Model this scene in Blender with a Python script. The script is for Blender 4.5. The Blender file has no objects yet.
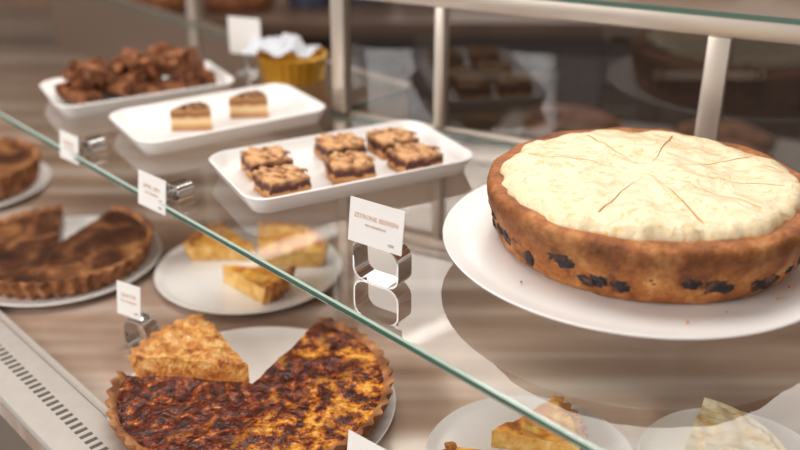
import bpy, bmesh, math, random
from mathutils import Vector, Matrix, noise
random.seed(7)
R=math.radians
scene=bpy.context.scene
try: scene.view_settings.view_transform='Standard'
except: pass

def C(r,g,b):
    def f(c):
        c/=255.0
        return c/12.92 if c<=0.04045 else ((c+0.055)/1.055)**2.4
    return (f(r),f(g),f(b),1)

# ---------------- materials
def base(name):
    m=bpy.data.materials.new(name); m.use_nodes=True
    nt=m.node_tree; return m,nt,nt.nodes['Principled BSDF']
def plain(name,col,rough=.5,metal=0,bump=0,bscale=60,coat=0,var=.06,sss=0):
    m,nt,p=base(name)
    tc=nt.nodes.new('ShaderNodeTexCoord'); n=nt.nodes.new('ShaderNodeTexNoise'); n.inputs['Scale'].default_value=bscale
    n.inputs['Detail'].default_value=4
    nt.links.new(tc.outputs['Object'],n.inputs['Vector'])
    mx=nt.nodes.new('ShaderNodeMix'); mx.data_type='RGBA'
    mx.inputs[6].default_value=col; mx.inputs[7].default_value=tuple(c*(1-var*3) for c in col[:3])+(1,)
    nt.links.new(n.outputs['Fac'],mx.inputs[0]); nt.links.new(mx.outputs[2],p.inputs['Base Color'])
    p.inputs['Roughness'].default_value=rough; p.inputs['Metallic'].default_value=metal
    p.inputs['Coat Weight'].default_value=coat
    if bump:
        b=nt.nodes.new('ShaderNodeBump'); b.inputs['Strength'].default_value=bump; b.inputs['Distance'].default_value=.002
        nt.links.new(n.outputs['Fac'],b.inputs['Height']); nt.links.new(b.outputs[0],p.inputs['Normal'])
    return m
def ramp(nt,stops):
    r=nt.nodes.new('ShaderNodeValToRGB'); e=r.color_ramp.elements
    e[0].position,e[0].color=stops[0]; e[1].position,e[1].color=stops[-1]
    for s in stops[1:-1]:
        x=e.new(s[0]); x.color=s[1]
    return r
def food(name,stops,scale=50,rough=.5,bump=.5,detail=6,dist=0,coat=0,bd=.002,nr=.5,spec=.5):
    m,nt,p=base(name)
    tc=nt.nodes.new('ShaderNodeTexCoord'); n=nt.nodes.new('ShaderNodeTexNoise')
    n.inputs['Scale'].default_value=scale; n.inputs['Detail'].default_value=detail; n.inputs['Distortion'].default_value=dist; n.inputs['Roughness'].default_value=nr
    nt.links.new(tc.outputs['Object'],n.inputs['Vector'])
    r=ramp(nt,stops); nt.links.new(n.outputs['Fac'],r.inputs[0]); nt.links.new(r.outputs[0],p.inputs['Base Color'])
    n2=nt.nodes.new('ShaderNodeTexNoise'); n2.inputs['Scale'].default_value=scale*3; n2.inputs['Detail'].default_value=5
    nt.links.new(tc.outputs['Object'],n2.inputs['Vector'])
    b=nt.nodes.new('ShaderNodeBump'); b.inputs['Strength'].default_value=bump; b.inputs['Distance'].default_value=bd
    nt.links.new(n2.outputs['Fac'],b.inputs['Height']); nt.links.new(b.outputs[0],p.inputs['Normal'])
    p.inputs['Roughness'].default_value=rough; p.inputs['Coat Weight'].default_value=coat; p.inputs['Coat Roughness'].default_value=.15
    p.inputs['Specular IOR Level'].default_value=spec
    return m
def layered(name,h,stops,scale=60,amt=.15,rough=.6,bump=.6):
    "colour by height within the object (cake layers) with noisy borders"
    m,nt,p=base(name)
    tc=nt.nodes.new('ShaderNodeTexCoord'); s=nt.nodes.new('ShaderNodeSeparateXYZ'); nt.links.new(tc.outputs['Object'],s.inputs[0])
    n=nt.nodes.new('ShaderNodeTexNoise'); n.inputs['Scale'].default_value=scale; n.inputs['Detail'].default_value=6
    nt.links.new(tc.outputs['Object'],n.inputs['Vector'])
    d=nt.nodes.new('ShaderNodeMath'); d.operation='DIVIDE'; d.inputs[1].default_value=h; nt.links.new(s.outputs[2],d.inputs[0])
    a=nt.nodes.new('ShaderNodeMath'); a.operation='MULTIPLY_ADD'; a.inputs[1].default_value=amt*2; nt.links.new(n.outputs['Fac'],a.inputs[0])
    sb=nt.nodes.new('ShaderNodeMath'); sb.operation='SUBTRACT'; sb.inputs[1].default_value=amt; nt.links.new(d.outputs[0],sb.inputs[0])
    nt.links.new(sb.outputs[0],a.inputs[2])
    r=ramp(nt,stops); nt.links.new(a.outputs[0],r.inputs[0]); nt.links.new(r.outputs[0],p.inputs['Base Color'])
    b=nt.nodes.new('ShaderNodeBump'); b.inputs['Strength'].default_value=bump; b.inputs['Distance'].default_value=.002
    nt.links.new(n.outputs['Fac'],b.inputs['Height']); nt.links.new(b.outputs[0],p.inputs['Normal'])
    p.inputs['Roughness'].default_value=rough
    return m
def glass(name,tint=(.965,.972,.965,1),ior=1.5,rough=.015,boost=1.0):
    # thin architectural glass: Fresnel mirror on the outer faces only, clear transmission
    m=bpy.data.materials.new(name); m.use_nodes=True; nt=m.node_tree; nt.nodes.clear()
    o=nt.nodes.new('ShaderNodeOutputMaterial'); t=nt.nodes.new('ShaderNodeBsdfTransparent'); t.inputs[0].default_value=tint
    g=nt.nodes.new('ShaderNodeBsdfGlossy'); g.inputs['Roughness'].default_value=rough
    f=nt.nodes.new('ShaderNodeFresnel'); f.inputs[0].default_value=ior
    ge=nt.nodes.new('ShaderNodeNewGeometry')
    m2=nt.nodes.new('ShaderNodeMath'); m2.operation='SUBTRACT'; m2.inputs[0].default_value=1; nt.links.new(ge.outputs['Backfacing'],m2.inputs[1])
    m3=nt.nodes.new('ShaderNodeMath'); m3.operation='MULTIPLY'; m3.inputs[1].default_value=boost; nt.links.new(m2.outputs[0],m3.inputs[0])
    mu=nt.nodes.new('ShaderNodeMath'); mu.operation='MULTIPLY'; mu.use_clamp=True; nt.links.new(f.outputs[0],mu.inputs[0]); nt.links.new(m3.outputs[0],mu.inputs[1])
    x=nt.nodes.new('ShaderNodeMixShader'); nt.links.new(mu.outputs[0],x.inputs[0]); nt.links.new(t.outputs[0],x.inputs[1]); nt.links.new(g.outputs[0],x.inputs[2])
    nt.links.new(x.outputs[0],o.inputs[0]); return m

M_glass=glass('shelf_glass',boost=1.8)
M_doorglass=glass('door_glass',(.84,.82,.8,1),1.5,boost=1.9)
M_edge=plain('glass_edge_green',C(74,104,90),.12,0,var=.03)
M_edgehi=plain('glass_edge_chamfer',C(176,196,184),.1,0,var=.02)
M_steel=plain('brushed_steel',C(196,184,172),.32,.6,bscale=20)
M_chrome=plain('chrome',C(225,225,225),.1,1,var=.01)
M_white=plain('white_ceramic',C(240,239,238),.16,0,var=.01,coat=.3)
M_mel=plain('white_melamine',C(240,239,239),.25,0,var=.01)
M_card=plain('card_paper',C(236,233,230),.6,var=.02)
M_text=plain('print_orange',C(210,168,136),.7)
M_textg=plain('print_grey',C(130,125,120),.7)
M_gold=plain('gold_foil',C(232,176,60),.28,.7,.5,40)
M_paper=plain('tissue_paper',C(212,216,224),.7,var=.03)
M_dark=plain('dark_slot',C(96,90,86),.6)
M_sill=plain('sill_enamel',C(205,200,194),.35,.2)
M_choc=food('brownie',[(.3,C(78,42,26)),(.5,C(124,76,48)),(.7,C(172,116,78))],70,.6,.8,spec=.25)
M_crust=food('baked_crust',[(.3,C(140,80,38)),(.5,C(192,128,68)),(.7,C(222,168,104))],60,.6,.6,spec=.3)
M_barcrumb=food('bar_crumble',[(.3,C(104,60,38)),(.48,C(190,138,92)),(.7,C(232,200,156))],110,.6,.8)
M_darkcrust=food('dark_crust',[(.3,C(90,52,32)),(.5,C(146,94,58)),(.7,C(190,136,90))],60,.6,.6,spec=.3)
M_tartcut=food('tart_filling',[(.3,C(206,142,62)),(.5,C(230,180,96)),(.7,C(244,210,140))],90,.5,.9)
M_quiche=food('quiche_topping',[(.32,C(180,98,36)),(.45,C(226,150,56)),(.6,C(244,192,86)),(.75,C(252,220,140))],55,.4,.8,6,.5)
M_crumb=food('slice_crumb_top',[(.3,C(130,62,26)),(.42,C(196,122,50)),(.55,C(232,172,90)),(.75,C(252,224,170))],90,.45,1,8,.3,.2,.004,.6)
M_choctart=food('chocolate_topping',[(.33,C(46,24,15)),(.5,C(84,48,30)),(.62,C(132,86,52)),(.75,C(184,130,82))],16,.34,.2,3,1.2,0,spec=.35)
M_white_crumble=food('white_crumble',[(.3,C(238,190,110)),(.42,C(252,230,176)),(.7,C(255,246,222))],70,.6,.6,5,0,0,.002)
# caramelised topping: regions of dark glaze and yellow custard, peppered with burnt flecks
def tart_mat():
    m,nt,p=base('caramelised_topping')
    tc=nt.nodes.new('ShaderNodeTexCoord')
    def N(s,d,r=.5,dist=0):
        n=nt.nodes.new('ShaderNodeTexNoise'); n.inputs['Scale'].default_value=s; n.inputs['Detail'].default_value=d; n.inputs['Roughness'].default_value=r; n.inputs['Distortion'].default_value=dist
        nt.links.new(tc.outputs['Object'],n.inputs['Vector']); return n
    a=N(85,9,.7); dark=ramp(nt,[(.34,C(22,6,3)),(.48,C(74,24,10)),(.57,C(126,52,20)),(.64,C(200,124,54)),(.72,C(252,228,170))]); nt.links.new(a.outputs['Fac'],dark.inputs[0])
    b_=N(75,8,.7); yel=ramp(nt,[(.38,C(34,10,5)),(.47,C(104,40,14)),(.53,C(196,112,32)),(.60,C(236,170,66)),(.74,C(252,214,124))]); nt.links.new(b_.outputs['Fac'],yel.inputs[0])
    g=N(13,3,.5,.5)
    s=nt.nodes.new('ShaderNodeSeparateXYZ'); nt.links.new(tc.outputs['Object'],s.inputs[0])
    ad=nt.nodes.new('ShaderNodeMath'); ad.operation='MULTIPLY_ADD'; ad.inputs[1].default_value=1.1; nt.links.new(s.outputs[0],ad.inputs[0]); nt.links.new(g.outputs['Fac'],ad.inputs[2])
    sel=ramp(nt,[(.50,(0,0,0,1)),(.64,(1,1,1,1))]); nt.links.new(ad.outputs[0],sel.inputs[0])
    mx=nt.nodes.new('ShaderNodeMix'); mx.data_type='RGBA'; nt.links.new(sel.outputs[0],mx.inputs[0]); nt.links.new(dark.outputs[0],mx.inputs[6]); nt.links.new(yel.outputs[0],mx.inputs[7])
    nt.links.new(mx.outputs[2],p.inputs['Base Color'])
    h=N(110,4)
    b=nt.nodes.new('ShaderNodeBump'); b.inputs['Strength'].default_value=1; b.inputs['Distance'].default_value=.006
    nt.links.new(h.outputs['Fac'],b.inputs['Height']); nt.links.new(b.outputs[0],p.inputs['Normal'])
    p.inputs['Roughness'].default_value=.14; p.inputs['Specular IOR Level'].default_value=.4
    return m
M_tart=tart_mat()

# ---------------- mesh helpers
def finish(bm,name,mats,loc=(0,0,0),rot=0,parent=None,smooth=True,ang=40):
    bmesh.ops.recalc_face_normals(bm,faces=bm.faces)
    me=bpy.data.meshes.new(name); bm.to_mesh(me); bm.free()
    for m in mats: me.materials.append(m)
    if smooth:
        for p in me.polygons: p.use_smooth=True
        me.set_sharp_from_angle(angle=R(ang))
    ob=bpy.data.objects.new(name,me); scene.collection.objects.link(ob)
    ob.location=loc; ob.rotation_euler=(0,0,rot) if not isinstance(rot,tuple) else rot
    if parent: ob.parent=parent
    return ob
def empty(name,loc=(0,0,0),rot=0):
    e=bpy.data.objects.new(name,None); e.empty_display_size=.05; scene.collection.objects.link(e); e.location=loc; e.rotation_euler=(0,0,rot); return e
def solid(bm,prof,a0,a1,n,flute=0,fn=0,disp=None,capmat=0,rfun=None):
    """prof: (rho,z,mat,fluteweight); revolve closed section"""
    full=abs((a1-a0)-2*math.pi)<1e-4
    cols=[]; cnt=n if full else n+1
    for i in range(cnt):
        a=a0+(a1-a0)*i/n; col=[]
        for (rho,z,mi,fw) in prof:
            rr=rho+(flute*fw*math.cos(fn*a) if fn else 0)
            if rfun: rr=rr*rfun(a) if rho>0 else 0
            v=Vector((rr*math.cos(a),rr*math.sin(a),z))
            if disp: v=v+disp(v,fw)
            col.append(bm.verts.new(v))
        cols.append(col)
    for i in range(n):
        A=cols[i]; B=cols[(i+1)%cnt]
        for j in range(len(prof)-1):
            if prof[j][0]<1e-6 and prof[j+1][0]<1e-6: continue
            try:
                f=bm.faces.new((A[j],B[j],B[j+1],A[j+1])); f.material_index=prof[j][2]
            except: pass
    if not full:
        for col in (cols[0],cols[-1]):
            f=bm.faces.new(col); f.material_index=capmat
    bmesh.ops.remove_doubles(bm,verts=bm.verts,dist=1e-5)
def box(bm,x0,x1,y0,y1,z0,z1,mi=0,mat=None):
    vs=[bm.verts.new((x,y,z)) for x in (x0,x1) for y in (y0,y1) for z in (z0,z1)]
    if mat is not None:
        for v in vs: v.co=mat@v.co
    for f in ((0,1,3,2),(4,6,7,5),(0,4,5,1),(2,3,7,6),(0,2,6,4),(1,5,7,3)):
        ff=bm.faces.new([vs[i] for i in f]); ff.material_index=mi
    return vs
def bevel(bm,w,seg=2):
    bmesh.ops.bevel(bm,geom=bm.edges[:]+bm.verts[:],offset=w,segments=seg,affect='EDGES',profile=.5)
def prism(bm,pts,z0,z1,mtop=0,mside=0,sides=None):
    lo=[bm.verts.new((p[0],p[1],z0)) for p in pts]; hi=[bm.verts.new((p[0],p[1],z1)) for p in pts]
    bm.faces.new(lo).material_index=mtop; bm.faces.new(hi).material_index=mtop
    k=len(pts)
    for i in range(k):
        f=bm.faces.new((lo[i],lo[(i+1)%k],hi[(i+1)%k],hi[i])); f.material_index=mside if sides is None else sides[i]
def nz(v,s): return noise.noise(v*s)

# ---------------- case geometry frame
A=Vector((-.5426,1.220)); EU=Vector((.687,-.727)).normalized(); EV=Vector((.727,.687)).normalized()
def uv(u,v): p=A+EU*u+EV*v; return (p.x,p.y)
def bk(X,off=0):   # rear door line
    return (X+off*.45,1.22-(X+.0746)*.504+off*.893)
ANGB=math.atan2(-.504,1)
ANGU=math.atan2(EU.y,EU.x)
case=empty('display_case')

shelf=[uv(-.9,0),uv(1.3,0),bk(.95,-.014),bk(-.09,-.014),uv(.30,.47),uv(-.9,.47)]
bm=bmesh.new()
T=.008
prism(bm,shelf,-T,0,0,1)
finish(bm,'glass_shelf',[M_glass,M_edge],parent=case,smooth=False)
# polished chamfer strips on the front edge
bm=bmesh.new()
p0=Vector(shelf[0]); p1=Vector(shelf[1]); d=EV*-.0012
for za,zb in ((.0002,-.0018),(-.0064,-.0084)):
    q=[bm.verts.new((p0.x+(d.x if za<0 else 0),p0.y+(d.y if za<0 else 0),za)),bm.verts.new((p1.x+(d.x if za<0 else 0),p1.y+(d.y if za<0 else 0),za)),
       bm.verts.new((p1.x+(d.x if za>0 else 0),p1.y+(d.y if za>0 else 0),zb)),bm.verts.new((p0.x+(d.x if za>0 else 0),p0.y+(d.y if za>0 else 0),zb))]
    bm.faces.new(q)
finish(bm,'shelf_edge_chamfer',[M_edgehi],parent=case,smooth=False)

# deck
m,nt,p=base('deck_streak_reflections')
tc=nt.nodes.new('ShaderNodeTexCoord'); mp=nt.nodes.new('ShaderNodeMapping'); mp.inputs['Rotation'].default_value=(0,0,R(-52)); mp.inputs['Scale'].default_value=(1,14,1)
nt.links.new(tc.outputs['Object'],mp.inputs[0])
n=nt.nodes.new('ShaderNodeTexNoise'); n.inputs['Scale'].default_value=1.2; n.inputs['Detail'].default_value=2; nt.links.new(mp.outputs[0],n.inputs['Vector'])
r=ramp(nt,[(.3,C(142,116,98)),(.5,C(180,154,136)),(.7,C(222,210,200))]); nt.links.new(n.outputs['Fac'],r.inputs[0]); nt.links.new(r.outputs[0],p.inputs['Base Color'])  # streaks painted into the deck colour stand in for soft reflections
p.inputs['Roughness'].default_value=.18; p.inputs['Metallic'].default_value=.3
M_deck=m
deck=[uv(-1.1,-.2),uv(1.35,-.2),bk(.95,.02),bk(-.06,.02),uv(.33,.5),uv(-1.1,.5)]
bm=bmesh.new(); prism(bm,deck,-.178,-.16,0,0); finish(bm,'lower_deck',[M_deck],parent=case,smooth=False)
body=[uv(-1.08,-.185),uv(1.33,-.185),bk(.94,.0),bk(-.05,.0),uv(.32,.485),uv(-1.08,.485)]
bm=bmesh.new(); prism(bm,body,-1,-.178,0,0); finish(bm,'base_cabinet',[plain('cabinet_brown',C(120,108,98),.5)],parent=case,smooth=False)
# front sill with air slots
bm=bmesh.new()
box(bm,-1.1,1.35,-.2,-.14,-.16,-.148,0)
bevel(bm,.002)
for i in range(244):
    u=-1.09+i*.01
    box(bm,u,u+.004,-.174,-.162,-.1482,-.1474,1)
box(bm,-1.1,1.35,-.138,-.130,-.16,-.152,0)
ob=finish(bm,'vent_sill',[M_sill,M_dark],loc=(A.x,A.y,0),rot=ANGU,parent=case)
# rear door frames: posts, rails, panes
def post(X,w,z0,z1,off=0,name='rear_post'):
    x,y=bk(X,off); bm=bmesh.new(); box(bm,-w/2,w/2,-.009,.009,z0,z1); bevel(bm,.0015)
    finish(bm,name,[M_steel],loc=(x,y,0),rot=ANGB,parent=case)
RZ=.156
post(-.078,.020,-.16,.5); post(.052,.013,-.16,RZ); post(.347,.024,-.16,RZ); post(.75,.022,-.16,RZ)
def strip(X0,X1,y0,y1,z0,z1,name,mats,bev=.0015):
    x,y=bk(X0); L=(X1-X0)/math.cos(ANGB); bm=bmesh.new(); box(bm,0,L,y0,y1,z0,z1)
    if bev: bevel(bm,bev)
    return finish(bm,name,mats,loc=(x,y,0),rot=ANGB,parent=case,smooth=bool(bev))
strip(-.066,.93,-.006,.012,RZ,RZ+.022,'upper_rail',[M_steel])
strip(-.066,.93,-.008,.008,-.012,.002,'shelf_rail',[M_steel])
strip(-.066,.93,.0,.006,-.16,-.012,'shelf_reflection_panel',[plain('rear_panel_reflection_tan',C(178,152,132),.3)],0)  # tan colour stands in for the bright ceiling reflected in the shelf
strip(-.066,.93,.001,.005,.002,RZ,'door_pane',[M_doorglass],0)
bm=bmesh.new()
x,y=bk(-.066); L=.996/math.cos(ANGB)
box(bm,0,L,-.012,.34,RZ+.022,RZ+.028,0)
bm.normal_update()
for f in bm.faces: f.material_index=0 if abs(f.normal.z)>.5 else 1
finish(bm,'upper_glass_shelf',[M_glass,M_edge],loc=(x,y,0),rot=ANGB,parent=case,smooth=False)
# left rear post + rail
x,y=uv(-.28,.485)
bm=bmesh.new(); box(bm,-.013,.013,-.01,.01,-.16,.5); bevel(bm,.0015); finish(bm,'rear_post',[M_steel],loc=(x,y,0),rot=ANGU,parent=case)
M_raild=plain('rail_bronze',C(120,104,92),.4,.3)
x,y=uv(0,.482); bm=bmesh.new(); box(bm,-.9,.3,-.008,.008,-.014,.004); bevel(bm,.0015); finish(bm,'shelf_rail_left',[M_raild],loc=(x,y,0),rot=ANGU,parent=case)
bm=bmesh.new(); box(bm,-.9,.3,-.004,.004,-.16,-.014); finish(bm,'rear_panel_left',[plain('rear_panel_brown',C(120,94,76),.3)],loc=(x,y,0),rot=ANGU,parent=case,smooth=False)

# ---------------- plates
def plate(name,x,y,z,r,mat=M_white,parent=None,foot=0):
    f=foot
    pr=[(0,0,0,0),(r*.55,0,0,0),(r*.58,f+.002,0,0),(r*.9,f+.005,0,0),(r-.001,f+.0095,0,0),(r,f+.011,0,0),(r-.001,f+.012,0,0),(r*.93,f+.009,0,0),(r*.88,f+.0075,0,0),(0,f+.0075,0,0)]
    bm=bmesh.new(); solid(bm,pr,0,2*math.pi,96)
    return finish(bm,name,[mat],loc=(x,y,z),parent=parent,ang=60)
# big cake stand
plate('cake_stand',.2125,.765,0,.174,M_mel,foot=.021)
ZC=.0287
# ---------------- cake
def cake():
    m,nt,p=base('cake_sponge')
    tc=nt.nodes.new('ShaderNodeTexCoord'); n=nt.nodes.new('ShaderNodeTexNoise'); n.inputs['Scale'].default_value=30; n.inputs['Detail'].default_value=9; n.inputs['Roughness'].default_value=.72
    nt.links.new(tc.outputs['Object'],n.inputs['Vector'])
    s=nt.nodes.new('ShaderNodeSeparateXYZ'); nt.links.new(tc.outputs['Object'],s.inputs[0])
    r=ramp(nt,[(.3,C(96,54,30)),(.5,C(158,100,56)),(.7,C(212,158,100))]); nt.links.new(n.outputs['Fac'],r.inputs[0])
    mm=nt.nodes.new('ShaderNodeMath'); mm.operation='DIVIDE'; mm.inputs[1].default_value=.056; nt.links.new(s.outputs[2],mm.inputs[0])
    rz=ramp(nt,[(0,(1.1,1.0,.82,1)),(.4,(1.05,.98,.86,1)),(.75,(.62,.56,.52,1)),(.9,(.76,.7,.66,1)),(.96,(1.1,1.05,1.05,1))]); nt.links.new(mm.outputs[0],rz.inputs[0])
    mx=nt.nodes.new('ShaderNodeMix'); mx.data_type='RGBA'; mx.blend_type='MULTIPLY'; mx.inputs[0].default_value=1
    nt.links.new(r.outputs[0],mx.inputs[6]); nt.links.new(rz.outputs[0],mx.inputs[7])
    # berry juice stains bleeding out around the fruit
    n5=nt.nodes.new('ShaderNodeTexNoise'); n5.inputs['Scale'].default_value=34; n5.inputs['Detail'].default_value=4; nt.links.new(tc.outputs['Object'],n5.inputs['Vector'])
    r5=ramp(nt,[(.54,(0,0,0,1)),(.66,(.85,.85,.85,1))]); nt.links.new(n5.outputs['Fac'],r5.inputs[0])
    r6=ramp(nt,[(.12,(0,0,0,1)),(.25,(1,1,1,1)),(.55,(1,1,1,1)),(.7,(0,0,0,1))]); nt.links.new(mm.outputs[0],r6.inputs[0])
    mu=nt.nodes.new('ShaderNodeMath'); mu.operation='MULTIPLY'; nt.links.new(r5.outputs[0],mu.inputs[0]); nt.links.new(r6.outputs[0],mu.inputs[1])
    mx2=nt.nodes.new('ShaderNodeMix'); mx2.data_type='RGBA'; nt.links.new(mu.outputs[0],mx2.inputs[0]); nt.links.new(mx.outputs[2],mx2.inputs[6]); mx2.inputs[7].default_value=C(70,40,32)
    nt.links.new(mx2.outputs[2],p.inputs['Base Color'])
    n3=nt.nodes.new('ShaderNodeTexNoise'); n3.inputs['Scale'].default_value=220; n3.inputs['Detail'].default_value=5; nt.links.new(tc.outputs['Object'],n3.inputs['Vector'])
    b=nt.nodes.new('ShaderNodeBump'); b.inputs['Strength'].default_value=.9; b.inputs['Distance'].default_value=.0025
    nt.links.new(n3.outputs['Fac'],b.inputs['Height']); nt.links.new(b.outputs[0],p.inputs['Normal']); p.inputs['Roughness'].default_value=.6; p.inputs['Specular IOR Level'].default_value=.3
    par=empty('berry_cake',(.222,.776,ZC))
    pr=[(0,0,0,0),(.12,0,0,0),(.130,.001,0,1),(.134,.005,0,1),(.137,.014,0,1),(.140,.026,0,1),(.143,.038,0,1),(.1445,.046,0,1),(.1435,.051,0,1),(.140,.054,0,1),(.134,.0545,0,1),(.12,.053,0,1),(.08,.052,0,1),(0,.052,0,1)]
    def dsp(v,w):
        if w==0: return Vector((0,0,0))
        rad=Vector((v.x,v.y,0)); 
        if rad.length<1e-5: return Vector((0,0,0))
        return rad.normalized()*(nz(v,40)*.0022+nz(v,120)*.001)+Vector((0,0,nz(v+Vector((3,3,3)),30)*.0022 if v.z>.03 else 0))
    bm=bmesh.new(); solid(bm,pr,0,2*math.pi,240,disp=dsp)
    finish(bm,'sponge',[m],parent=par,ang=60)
    mb=food('baked_berry',[(.35,C(20,13,16)),(.55,C(46,30,34)),(.7,C(110,66,46))],140,.5,1)
    bm=bmesh.new(); a=0
    def radz(z): return .1345+(z-.005)*.235
    while a<360:
        aa=R(a+random.uniform(-3,3)); z=random.choice((.014,.017,.020,.023,.028)); w=random.uniform(.0055,.0095); h=w*random.uniform(.55,.8)
        b2=bmesh.new(); bmesh.ops.create_icosphere(b2,subdivisions=4,radius=1)
        for v in b2.verts:
            k=1+.55*nz(v.co+Vector((a,0,0)),1.8)+.3*nz(v.co+Vector((0,a,0)),5)
            c=v.co*k; q=Vector((c.x*.0022,c.y*w,c.z*h))
            rr_=radz(z)+q.x-.0008+q.z*.2; an=aa+q.y/rr_
            v.co=Vector((rr_*math.cos(an),rr_*math.sin(an),max(.001,z+q.z)))
        t=bpy.data.meshes.new('t'); b2.to_mesh(t); b2.free(); bm.from_mesh(t); bpy.data.meshes.remove(t)
        a+=random.uniform(5,10)
    finish(bm,'baked_berries',[mb],parent=par,ang=80)
    # cream
    m2,nt,p=base('cream')
    tc=nt.nodes.new('ShaderNodeTexCoord'); n=nt.nodes.new('ShaderNodeTexNoise'); n.inputs['Scale'].default_value=55; n.inputs['Detail'].default_value=4; n.inputs['Distortion'].default_value=2.0
    nt.links.new(tc.outputs['Object'],n.inputs['Vector'])
    r=ramp(nt,[(.3,C(236,222,190)),(.58,C(231,214,176)),(.63,C(226,184,120)),(.68,C(233,216,178))]); nt.links.new(n.outputs['Fac'],r.inputs[0]); nt.links.new(r.outputs[0],p.inputs['Base Color'])
    n3=nt.nodes.new('ShaderNodeTexNoise'); n3.inputs['Scale'].default_value=34; n3.inputs['Detail'].default_value=3; n3.inputs['Distortion'].default_value=1.0; nt.links.new(tc.outputs['Object'],n3.inputs['Vector'])
    b=nt.nodes.new('ShaderNodeBump'); b.inputs['Strength'].default_value=.7; b.inputs['Distance'].default_value=.006
    nt.links.new(n3.outputs['Fac'],b.inputs['Height']); nt.links.new(b.outputs[0],p.inputs['Normal'])
    p.inputs['Roughness'].default_value=.34; p.inputs['Subsurface Weight'].default_value=.1; p.inputs['Subsurface Scale'].default_value=.003; p.inputs['Specular IOR Level'].default_value=.45
    mg=plain('cut_line',C(214,158,90),.6)
    N=720; cuts={474,560,620,684,40,130,220,310}
    inner=[i/34*.84 for i in range(35)]
    fr=inner+[.87,.90,.93,.96,.985,1.0,1.01,1.0,.96]
    hz=[1]*31+[.995,.99,.985,.98]+[.97,.95,.92,.84,.7,.46,.22,.04,-.05]
    NI=len(inner)
    bm=bmesh.new(); cols=[]
    for i in range(N):
        a=2*math.pi*i/N; ca,sa=math.cos(a),math.sin(a)
        rr=1+.06*noise.noise(Vector((ca*1.8,sa*1.8,4)))+.045*noise.noise(Vector((ca*5,sa*5,1)))+.022*noise.noise(Vector((ca*12,sa*12,2)))
        col=[]
        for k,(f,h) in enumerate(zip(fr,hz)):
            x=.128*rr*f*ca; y=.121*rr*f*sa
            z=.0135*h
            if k<len(fr)-3:
                q=Vector((x,y,0))
                z+=nz(q,20)*.0038+(.5-abs(nz(q+Vector((9,9,5)),34))*2)*.0014+nz(q+Vector((0,0,5)),70)*.0010
            if i in cuts and f>.1 and k<NI: z-=.0030
            z+= .002*(1-f)
            col.append(bm.verts.new((x,y,z)))
        cols.append(col)
    for i in range(N):
        Aa=cols[i];B=cols[(i+1)%N]
        for j in range(len(fr)-1):
            try:
                f=bm.faces.new((Aa[j],B[j],B[j+1],Aa[j+1])); f.material_index=1 if ((i in cuts or (i+1) in cuts) and 3<j<NI) else 0
            except: pass
    bmesh.ops.remove_doubles(bm,verts=bm.verts,dist=1e-5)
    finish(bm,'cream_topping',[m2,mg],loc=(-.004,-.007,.0510),parent=par,ang=80)
cake()
bm=bmesh.new()
for i in range(8):
    a=random.uniform(R(200),R(340)); rr_=random.uniform(.142,.155)
    s=random.uniform(.0008,.0016)
    bmesh.ops.create_icosphere(bm,subdivisions=1,radius=s,matrix=Matrix.Translation((.2125+rr_*math.cos(a),.77+rr_*math.sin(a),.0305+s*.3)))
finish(bm,'cake_crumbs',[M_crust])

# ---------------- trays
def rr(w,d,r,n=8):
    pts=[]
    for cx,cy,a in ((w/2-r,d/2-r,0),(-w/2+r,d/2-r,90),(-w/2+r,-d/2+r,180),(w/2-r,-d/2+r,270)):
        for i in range(n+1):
            t=R(a+90*i/n); pts.append((cx+r*math.cos(t),cy+r*math.sin(t)))
    return pts
def tray(x,y,ang,w,d):
    bm=bmesh.new(); loops=[]
    for (iw,z,r) in ((.03,0,.012),(.02,.001,.016),(.004,.017,.024),(0,.0205,.026),(.003,.0215,.026),(.009,.019,.024),(.022,.0085,.018),(.03,.007,.014)):
        loops.append([bm.verts.new((a,b,z)) for a,b in rr(w-iw,d-iw,r)])
    k=len(loops[0])
    for l0,l1 in zip(loops,loops[1:]):
        for i in range(k): bm.faces.new((l0[i],l0[(i+1)%k],l1[(i+1)%k],l1[i]))
    bm.faces.new(loops[0]); bm.faces.new(loops[-1])
    return finish(bm,'serving_tray',[M_mel],loc=(x,y,0),rot=ang,ang=60)
tray(-.066,.999,R(28),.275,.157)
tray(-.234,1.163,R(33),.255,.145)
tray(-.372,1.295,R(30),.25,.145)

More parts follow.
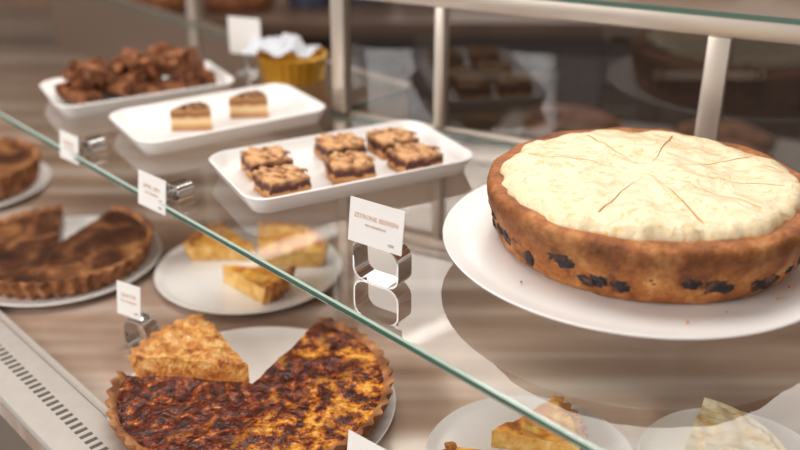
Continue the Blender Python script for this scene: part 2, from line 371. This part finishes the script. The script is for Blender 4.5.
# berry bars
M_lin=layered('berry_bar_body',.022,[(.0,C(186,124,70)),(.35,C(214,158,98)),(.42,C(96,46,34)),(.62,C(72,34,26)),(.72,C(126,76,50)),(.95,C(214,164,112))],110,.38)
def bar(x,y,ang,s=.047,h=.022):
    bm=bmesh.new(); n=8
    bmesh.ops.create_cube(bm,size=1)
    bmesh.ops.subdivide_edges(bm,edges=bm.edges[:],cuts=n,use_grid_fill=True)
    for v in bm.verts:
        c=v.co.copy(); c.x*=s; c.y*=s*.92; c.z=(c.z+.5)*h
        q=c+Vector((x*9,y*9,0))
        dd=Vector((nz(q,90),nz(q+Vector((5,0,0)),90),nz(q+Vector((0,7,0)),90)))*.0034
        if c.z<.001: dd.z=0
        e=max(abs(v.co.x),abs(v.co.y))
        if v.co.z>.45 and e>.45: c.z-=.002; c.x*=.95; c.y*=.95
        v.co=c+dd
    for k in (-1,0,1):
        mt=Matrix.Translation((k*s*.3,0,h+.0005))@Matrix.Rotation(R(35+random.uniform(-12,12)),4,'Z')
        L=s*.42 if k else s*.55
        for q in range(6):
            y0=-L+2*L*q/6
            r_=random.uniform(.0024,.0036)
            bmesh.ops.create_icosphere(bm,subdivisions=2,radius=r_,matrix=mt@Matrix.Translation((random.uniform(-.0012,.0012),y0+L/6,0))@Matrix.Diagonal((1,1.5,.7,1)))
    bm.faces.ensure_lookup_table()
    nb=6*(n+1)**2
    for i,f in enumerate(bm.faces):
        if i>=nb: f.material_index=1
    for v in bm.verts:
        v.co.x=max(-s*.52,min(s*.52,v.co.x)); v.co.y=max(-s*.48,min(s*.48,v.co.y))
    return finish(bm,'berry_crumble_bar',[M_lin,M_barcrumb],loc=(x,y,.0072),rot=ang,ang=70)
for (x,y,a) in ((-.150,.985,25),(-.126,.928,33),(-.070,1.031,28),(-.056,.970,20),(-.009,1.050,30),(.016,.997,32)):
    bar(x,y,R(a))

# layered slices on tray 2
M_lay=layered('layered_slice',.03,[(0,C(180,116,70)),(.25,C(216,170,116)),(.4,C(236,212,170)),(.55,C(216,166,104)),(.68,C(110,60,32)),(.82,C(196,144,88)),(1,C(74,38,22))],60,.12)
M_stripe=food('choc_stripe',[(.4,C(80,42,24)),(.6,C(150,96,56))],60,.5,.5)
def lslice(x,y,ang):
    bm=bmesh.new(); r=.050; h=.027
    pr=[(0,0,0,0),(r*.5,0,0,0),(r,0,0,0),(r,h*.5,0,0),(r,h,0,0),(r*.75,h+.001,0,0),(r*.5,h+.001,0,0),(r*.25,h+.001,0,0),(0,h,0,0)]
    solid(bm,pr,R(-23),R(23),12,disp=lambda v,w:Vector((0,0,nz(v,80)*.002 if v.z>.02 else 0)))
    for k in range(3):
        rr_=.018+k*.012
        for i in range(6):
            a=R(-18+i*6); 
            mt=Matrix.Translation((rr_*math.cos(a),rr_*math.sin(a),h+.001))@Matrix.Rotation(a,4,'Z')
            box(bm,-.002,.002,-.0024,.0024,-.001,.0015,1,mt)
    finish(bm,'layered_cake_slice',[M_lay,M_stripe],loc=(x,y,.0072),rot=ang,ang=50)
lslice(-.287,1.122,R(28)); lslice(-.222,1.172,R(28))

# brownie pile
bm=bmesh.new()
for i in range(50):
    L=0 if i<18 else (1 if i<34 else 2)
    sx=.100-.012*L; sy=.044-.012*L
    x=random.uniform(-sx,sx); y=random.uniform(-sy,sy)
    z=.018+L*.0155+random.uniform(-.002,.003)
    s=random.uniform(.028,.038); h=.014
    mt=Matrix.Translation((x,y,z))@Matrix.Rotation(random.uniform(0,6.28),4,'Z')@Matrix.Rotation(R(random.uniform(-30,30)) if L else R(random.uniform(-4,4)),4,'X')@Matrix.Rotation(R(random.uniform(-28,28)) if L else 0,4,'Y')
    pts=[(-s*.7,-s*.5),(s,0),(-s*.7,s*.5)]
    b2=bmesh.new(); prism(b2,pts,-h/2,h/2)
    bmesh.ops.bevel(b2,geom=b2.edges[:],offset=.0016,segments=2,affect='EDGES')
    for v in b2.verts: v.co=mt@v.co
    tmp=bpy.data.meshes.new('t'); b2.to_mesh(tmp); b2.free(); bm.from_mesh(tmp); bpy.data.meshes.remove(tmp)
zm=min(v.co.z for v in bm.verts)
for v in bm.verts:
    v.co+=Vector((nz(v.co,70),nz(v.co+Vector((4,4,4)),70),0))*.0015; v.co.z-=zm
    v.co.x=max(-.108,min(.108,v.co.x)); v.co.y=max(-.053,min(.053,v.co.y))
finish(bm,'brownie_pile',[M_choc],loc=(-.372,1.295,.0074),rot=R(30),ang=50)

# ---------------- tarts
def tart(name,x,y,z,r,h,a0,a1,top,crust,cut,fl=.0028,fn=44,parent=None,bumpy=.003,n=None,seed=0,rot=0,rim=.004):
    hf=h-rim
    pr=[(0,0,1,0),(r*.5,0,1,0),(r*.9,0,1,1),(r*.945,h*.3,1,1),(r*.975,h*.7,1,1),(r,h,1,1),(r-.003,h+.0005,1,.6),(r-.006,h-.001,1,.3),(r-.008,hf,0,.0)]
    K=20
    for k in range(1,K): pr.append(((r-.008)*(1-k/K),hf,0,0))
    pr.append((0,hf,0,0))
    def dsp(v,w):
        if v.z>h*.75 and w==0: 
            q=v+Vector((seed,seed,0)); return Vector((0,0,nz(q,35)*bumpy+nz(q,110)*bumpy*.6))
        return Vector((0,0,0))
    bm=bmesh.new()
    solid(bm,pr,a0,a1,n or max(12,int((a1-a0)/(2*math.pi)*264)),flute=fl,fn=fn,disp=dsp,capmat=2)
    return finish(bm,name,[top,crust,cut],loc=(x,y,z),rot=rot,parent=parent,ang=50)
plate('tart_plate',-.144,.767,-.16,.140)
ZP=-.1520
tart('caramelised_fruit_tart',-.144,.766,-.1512,.136,.027,R(173),R(425),M_tart,M_darkcrust,M_tartcut,fn=48,bumpy=.004)
tart('fruit_tart_slice',-.150,.783,ZP,.126,.032,R(122),R(171),M_crumb,M_crust,M_crumb,fn=48,bumpy=.011,seed=3,rim=.0)
# dark tart
plate('tart_plate',-.437,1.080,-.16,.127)
tart('chocolate_tart',-.437,1.082,ZP,.118,.026,R(106),R(430),M_choctart,M_darkcrust,M_choctart,fn=44)
# quiche plate
plate('tart_plate',-.190,1.052,-.16,.117)
tart('quiche_slice',-.186,1.076,ZP,.088,.024,R(128),R(180),M_quiche,M_crust,M_tartcut,seed=1,rot=0)
tart('quiche_slice',-.217,1.020,ZP,.090,.026,R(-46),R(-6),M_quiche,M_crust,M_tartcut,seed=2,rot=0)
tart('quiche_slice',-.178,1.056,ZP,.086,.026,R(2),R(98),M_quiche,M_crust,M_tartcut,seed=5,rot=0)
# right lower plates
plate('tart_plate',.118,.680,-.16,.096)
tart('quiche_slice',.084,.700,ZP,.084,.022,R(-14),R(38),M_quiche,M_crust,M_tartcut,seed=8,bumpy=.006)
tart('quiche_slice',.105,.650,ZP,.066,.028,R(160),R(205),M_quiche,M_crust,M_tartcut,seed=9)
plate('tart_plate',.300,.670,-.16,.085)
tart('crumble_cake_slice',.243,.650,ZP,.090,.034,R(2),R(62),M_white_crumble,M_white_crumble,M_white_crumble,fl=0,seed=11,bumpy=.005,rim=0)

# ---------------- price tags
def textob(s,size,loc,parent,mat):
    cu=bpy.data.curves.new('lettering','FONT'); cu.body=s; cu.size=size; cu.align_x='CENTER'; cu.extrude=.0001
    cu.materials.append(mat); o=bpy.data.objects.new('lettering',cu); scene.collection.objects.link(o); o.parent=parent; o.location=loc; o.rotation_euler=(R(90),0,0); return o
def ring_holder(bm,w,h,dp,th,mi):
    o=rr(w,h,h*.32,8); i_=rr(w-2*th,h-2*th,h*.32-th,8)
    V=[]
    for yy in (-dp/2,dp/2):
        V.append([bm.verts.new((a,yy,b+h/2)) for a,b in o]); V.append([bm.verts.new((a,yy,b+h/2)) for a,b in i_])
    k=len(o)
    for p,q in ((0,1),(2,3),(0,2),(1,3)):
        for i in range(k):
            bm.faces.new((V[p][i],V[p][(i+1)%k],V[q][(i+1)%k],V[q][i])).material_index=mi
def tag(x,y,z,ang,cw=.06,ch=.042,cz=.026,hw=.046,hh=.036,tilt=8,s='ZITRONE BEEREN',text=True,dp=.02,cx=0,cy=-.011):
    e=empty('price_tag',(x,y,z),ang)
    bm=bmesh.new(); ring_holder(bm,hw,hh,dp,.0016,0); 
    if cz>.01:
        box(bm,-hw*.3,hw*.3,-.004,-.0028,hh-.004,hh+.006,0); box(bm,-hw*.3,hw*.3,.0028,.004,hh-.001,hh+.006,0)
    else:   # short strip that carries the card over the shelf edge
        box(bm,-.006,.0,cy+.0010,-dp/2+.001,.001,.0022,0)
    finish(bm,'chrome_holder',[M_chrome],parent=e,ang=50)
    bm=bmesh.new(); box(bm,-cw/2,cw/2,-.0004,.0004,0,ch); c=finish(bm,'card',[M_card],loc=(cx,cy,cz),rot=(R(-tilt),0,0),parent=e,smooth=False)
    if text:
        textob(s,.0060,(0,-.0006,ch*.58),c,M_text); textob('MIT MANDELN',.0034,(0,-.0006,ch*.42),c,M_text)
        textob('4,50',.0036,(cw*.3,-.0006,ch*.12),c,M_textg)
    return e
tag(-.016,.741,0,R(-35.5),.058,.040,.037,.050,.038)
tag(-.236,.928,0,R(-42),.050,.038,-.012,.024,.018,tilt=8,s='APFEL ZIMT',cx=-.020,cy=-.024)
tag(-.370,1.072,0,R(-42),.042,.034,-.012,.020,.016,tilt=8,s='MANDEL',cx=-.021,cy=-.024)
tag(-.284,.885,-.16,R(-30),.034,.038,.042,.034,.036,s='QUICHE',cx=-.003)
tag(-.022,.636,-.16,R(-40),.046,.04,.028,.034,.03,s='TARTE')

# ---------------- gold tin with tissue, menu card
bx,by=-.162,1.385
bm=bmesh.new()
pr=[(0,0,0,0),(.045,0,0,1),(.051,.034,0,1),(.053,.038,0,1),(.051,.0385,0,1),(.049,.034,0,1),(.043,.003,0,1),(0,.003,0,0)]
solid(bm,pr,0,2*math.pi,96,flute=.0012,fn=24); finish(bm,'gold_tin',[M_gold],loc=(bx,by,0),ang=60)
# crumpled tissue sheet spilling out of the tin
bm=bmesh.new(); n=26; G=[]
for i in range(n+1):
    row=[]
    for j in range(n+1):
        x_=(i/n-.5)*.104; y_=(j/n-.5)*.068
        q=Vector((x_,y_,0))
        edge=max(abs(i/n-.5),abs(j/n-.5))*2
        z_=.040+.020*nz(q,38)+.016*abs(nz(q+Vector((2,2,2)),80))+.016*(1-edge)
        if (x_/.047)**2+(y_/.047)**2>1: z_=max(z_,.043)
        row.append(bm.verts.new((x_,y_,z_)))
    G.append(row)
for i in range(n):
    for j in range(n): bm.faces.new((G[i][j],G[i+1][j],G[i+1][j+1],G[i][j+1]))
finish(bm,'tissue_paper',[M_paper],loc=(bx-.016,by+.004,0),rot=R(-12),ang=22)
e=empty('menu_card',(-.235,1.41,0),R(-20))
bm=bmesh.new(); box(bm,-.027,.027,-.0006,.0006,.03,.086); finish(bm,'card',[M_card],parent=e,smooth=False)
bm=bmesh.new(); box(bm,-.012,.012,-.012,.012,0,.006); box(bm,-.002,.002,-.001,.003,.005,.035); finish(bm,'stand',[M_chrome],parent=e,smooth=False)

# ---------------- back of house
M_dk=plain('dark_cabinet',C(80,66,60),.4)
cnt=empty('back_counter')
bm=bmesh.new(); box(bm,-3,3,2.25,2.9,-1,-.14)
for i in range(12):
    x0=-3+i*.5; box(bm,x0+.015,x0+.485,2.238,2.252,-.96,-.18,0)
finish(bm,'cabinet',[M_dk],parent=cnt,smooth=False)
bm=bmesh.new()
for i in range(12):
    x0=-3+i*.5; box(bm,x0+.12,x0+.38,2.215,2.225,-.24,-.228,0)
    for h in (.13,.36): box(bm,x0+h,x0+h+.01,2.215,2.24,-.24,-.228,0)
finish(bm,'cabinet_handles',[M_steel],parent=cnt,smooth=False)
bm=bmesh.new(); box(bm,-3,3,2.2,2.95,-.14,-.1); bevel(bm,.004); finish(bm,'worktop',[plain('worktop_wood',C(104,80,66),.35,bscale=8,var=.2)],parent=cnt)
def loaf(name,x,y,z,l,w,h,ang,mat):
    bm=bmesh.new(); bmesh.ops.create_icosphere(bm,subdivisions=4,radius=1)
    for v in bm.verts:
        c=v.co; zz=c.z
        v.co=Vector((math.copysign(abs(c.x)**.8,c.x)*l/2,math.copysign(abs(c.y)**.8,c.y)*w/2,(max(zz,-.5)+.5)/1.5*h+ .004*math.sin(c.x*14)))
        if zz<=-.5: v.co.z=0
        v.co.z=max(0,v.co.z)
    finish(bm,name,[mat],loc=(x,y,z),rot=ang,ang=70)
for (x,y,l,mt) in ((-1.12,2.34,.24,M_darkcrust),(-.86,2.36,.22,M_choc),(-.62,2.33,.2,M_darkcrust),(-.40,2.36,.18,M_choc),(-1.0,2.62,.26,M_crust),(-.72,2.6,.24,M_darkcrust),(.3,2.45,.34,M_darkcrust),(.75,2.5,.3,M_crust),(1.15,2.5,.3,M_darkcrust)):
    loaf('bread_loaf',x,y,-.098,l,.13,.09,R(random.uniform(-14,14)),mt)
def jar(x,y,z,r,h,col):
    bm=bmesh.new(); pr=[(0,0,0,0),(r*.95,0,0,0),(r,.01,0,0),(r,h*.75,0,0),(r*.8,h*.85,0,0),(r*.8,h*.87,1,0),(r*.86,h*.87,1,0),(r*.86,h,1,0),(0,h,1,0)]
    solid(bm,pr,0,2*math.pi,40); finish(bm,'storage_jar',[plain('jar_body',col,.15),M_steel],loc=(x,y,z))
for x,y,c in ((-.22,2.4,C(60,66,84)),(-.08,2.44,C(50,56,76)),(.06,2.5,C(72,80,100)),(1.5,2.6,C(120,96,70)),(-1.35,2.6,C(170,160,150))):
    jar(x,y,-.099,.065,.2,c)
# low dark trolley with a few pastries behind the case
M_past=food('dark_pastry',[(.3,C(60,38,28)),(.5,C(96,66,48)),(.7,C(132,96,72))],30,.7,.4,spec=.2)
tr=empty('baking_trolley',(.62,1.72,0),R(-20))
bm=bmesh.new()
box(bm,-.45,.45,-.16,.16,-.27,-.258,0)
for sx in (-.43,.43):
    for sy in (-.145,.145): box(bm,sx-.012,sx+.012,sy-.012,sy+.012,-1,-.27,0)
box(bm,-.43,.43,-.145,.145,-.7,-.69,0)
finish(bm,'frame',[plain('trolley_steel',C(84,76,72),.5,.2)],parent=tr,smooth=False)
bm=bmesh.new()
for i,px_ in enumerate((-.28,.02,.30)):
    for k in range(2):
        c=Vector((px_+random.uniform(-.03,.03),-.07+.12*k,-.236)); 
        b2=bmesh.new(); bmesh.ops.create_icosphere(b2,subdivisions=3,radius=1)
        for v in b2.verts: v.co=Vector((v.co.x*.10,v.co.y*.045,max(-.6,v.co.z)*.036))*(1+.12*nz(v.co+c*9,2))+c
        t=bpy.data.meshes.new('t'); b2.to_mesh(t); b2.free(); bm.from_mesh(t); bpy.data.meshes.remove(t)
finish(bm,'pastries',[M_past],parent=tr,ang=80)
# tart on deck at far left, behind the chocolate one
plate('tart_plate',-.66,1.33,-.16,.12)
tart('chocolate_tart',-.66,1.33,ZP,.108,.04,0,2*math.pi,M_choctart,M_darkcrust,M_choctart)

# ---------------- room
def plane_box(name,x0,x1,y0,y1,z0,z1,mat):
    bm=bmesh.new(); box(bm,x0,x1,y0,y1,z0,z1); return finish(bm,name,[mat],smooth=False)
plane_box('floor',-5,5,-3,6.5,-1.05,-1,plain('floor_tile',C(110,96,86),.4,bscale=3))
mw=plain('wall_paint',C(180,160,144),.7,bscale=4)
plane_box('wall_back',-5,5,6.5,6.6,-1,1.9,mw)
plane_box('wall_right',5,5.1,-3,6.5,-1,1.9,mw)
m,nt,p=base('slatted_ceiling')
tc=nt.nodes.new('ShaderNodeTexCoord'); mp=nt.nodes.new('ShaderNodeMapping'); mp.inputs['Rotation'].default_value=(0,0,R(40)); nt.links.new(tc.outputs['Object'],mp.inputs[0])
w=nt.nodes.new('ShaderNodeTexWave'); w.inputs['Scale'].default_value=1.1; nt.links.new(mp.outputs[0],w.inputs['Vector'])
r=ramp(nt,[(.3,C(120,94,76)),(.5,C(210,182,156)),(.8,C(236,214,192))]); nt.links.new(w.outputs['Fac'],r.inputs[0]); nt.links.new(r.outputs[0],p.inputs['Base Color']); p.inputs['Roughness'].default_value=.6
plane_box('ceiling',-5,5,-3,6.5,1.9,1.95,m)
M_em=bpy.data.materials.new('lamp_diffuser'); M_em.use_nodes=True; nt=M_em.node_tree; nt.nodes.clear()
o=nt.nodes.new('ShaderNodeOutputMaterial'); em=nt.nodes.new('ShaderNodeEmission'); em.inputs[0].default_value=(1,.94,.86,1); em.inputs[1].default_value=5; nt.links.new(em.outputs[0],o.inputs[0])
for (x,y,a) in ((-1.2,3.2,40),(.4,3.9,40),(-.2,4.9,40),(1.0,5.4,40),(3.2,4.6,40)):
    bm=bmesh.new(); box(bm,-.9,.9,-.035,.035,-.05,0,0); box(bm,-.88,.88,-.028,.028,-.056,-.05,1)
    finish(bm,'linear_ceiling_lamp',[M_steel,M_em],loc=(x,y,1.9),rot=R(a),smooth=False)

def area(name,loc,tgt,sx,sy,pw,col,spread=None):
    l=bpy.data.lights.new(name,'AREA'); l.shape='RECTANGLE'; l.size=sx; l.size_y=sy; l.energy=pw; l.color=col
    o=bpy.data.objects.new(name,l); scene.collection.objects.link(o); o.location=loc
    o.rotation_euler=(Vector(tgt)-Vector(loc)).to_track_quat('-Z','Y').to_euler(); return o
area('case_ceiling_light',(-.1,1.2,1.8),(-.05,.85,0),1.6,.8,33,(1,.96,.9))
area('window_light',(-2.6,-.6,1.3),(-.1,.9,0),1.8,1.4,60,(1,.98,.95))
o=area('background_fill_light',(2.2,4.3,1.8),(2.2,4.3,0),5,3.2,150,(1,.94,.87)); o.rotation_euler=(0,0,0)  # added unseen fill: brightens the background and puts haze on the shelf glass

w=bpy.data.worlds.new('World'); scene.world=w; w.use_nodes=True
w.node_tree.nodes['Background'].inputs[0].default_value=(1,.975,.95,1); w.node_tree.nodes['Background'].inputs[1].default_value=1.0

cd=bpy.data.cameras.new('Camera'); cam=bpy.data.objects.new('Camera',cd); scene.collection.objects.link(cam)
cam.location=(0,0,.4); cam.rotation_euler=(R(65),0,0); cd.sensor_width=36; cd.lens=42.3; cd.clip_start=.02
cd.dof.use_dof=True; cd.dof.focus_distance=.84; cd.dof.aperture_fstop=2.6
scene.camera=cam
for o in scene.objects:
    if o.parent is None: o.location.z+=1.0
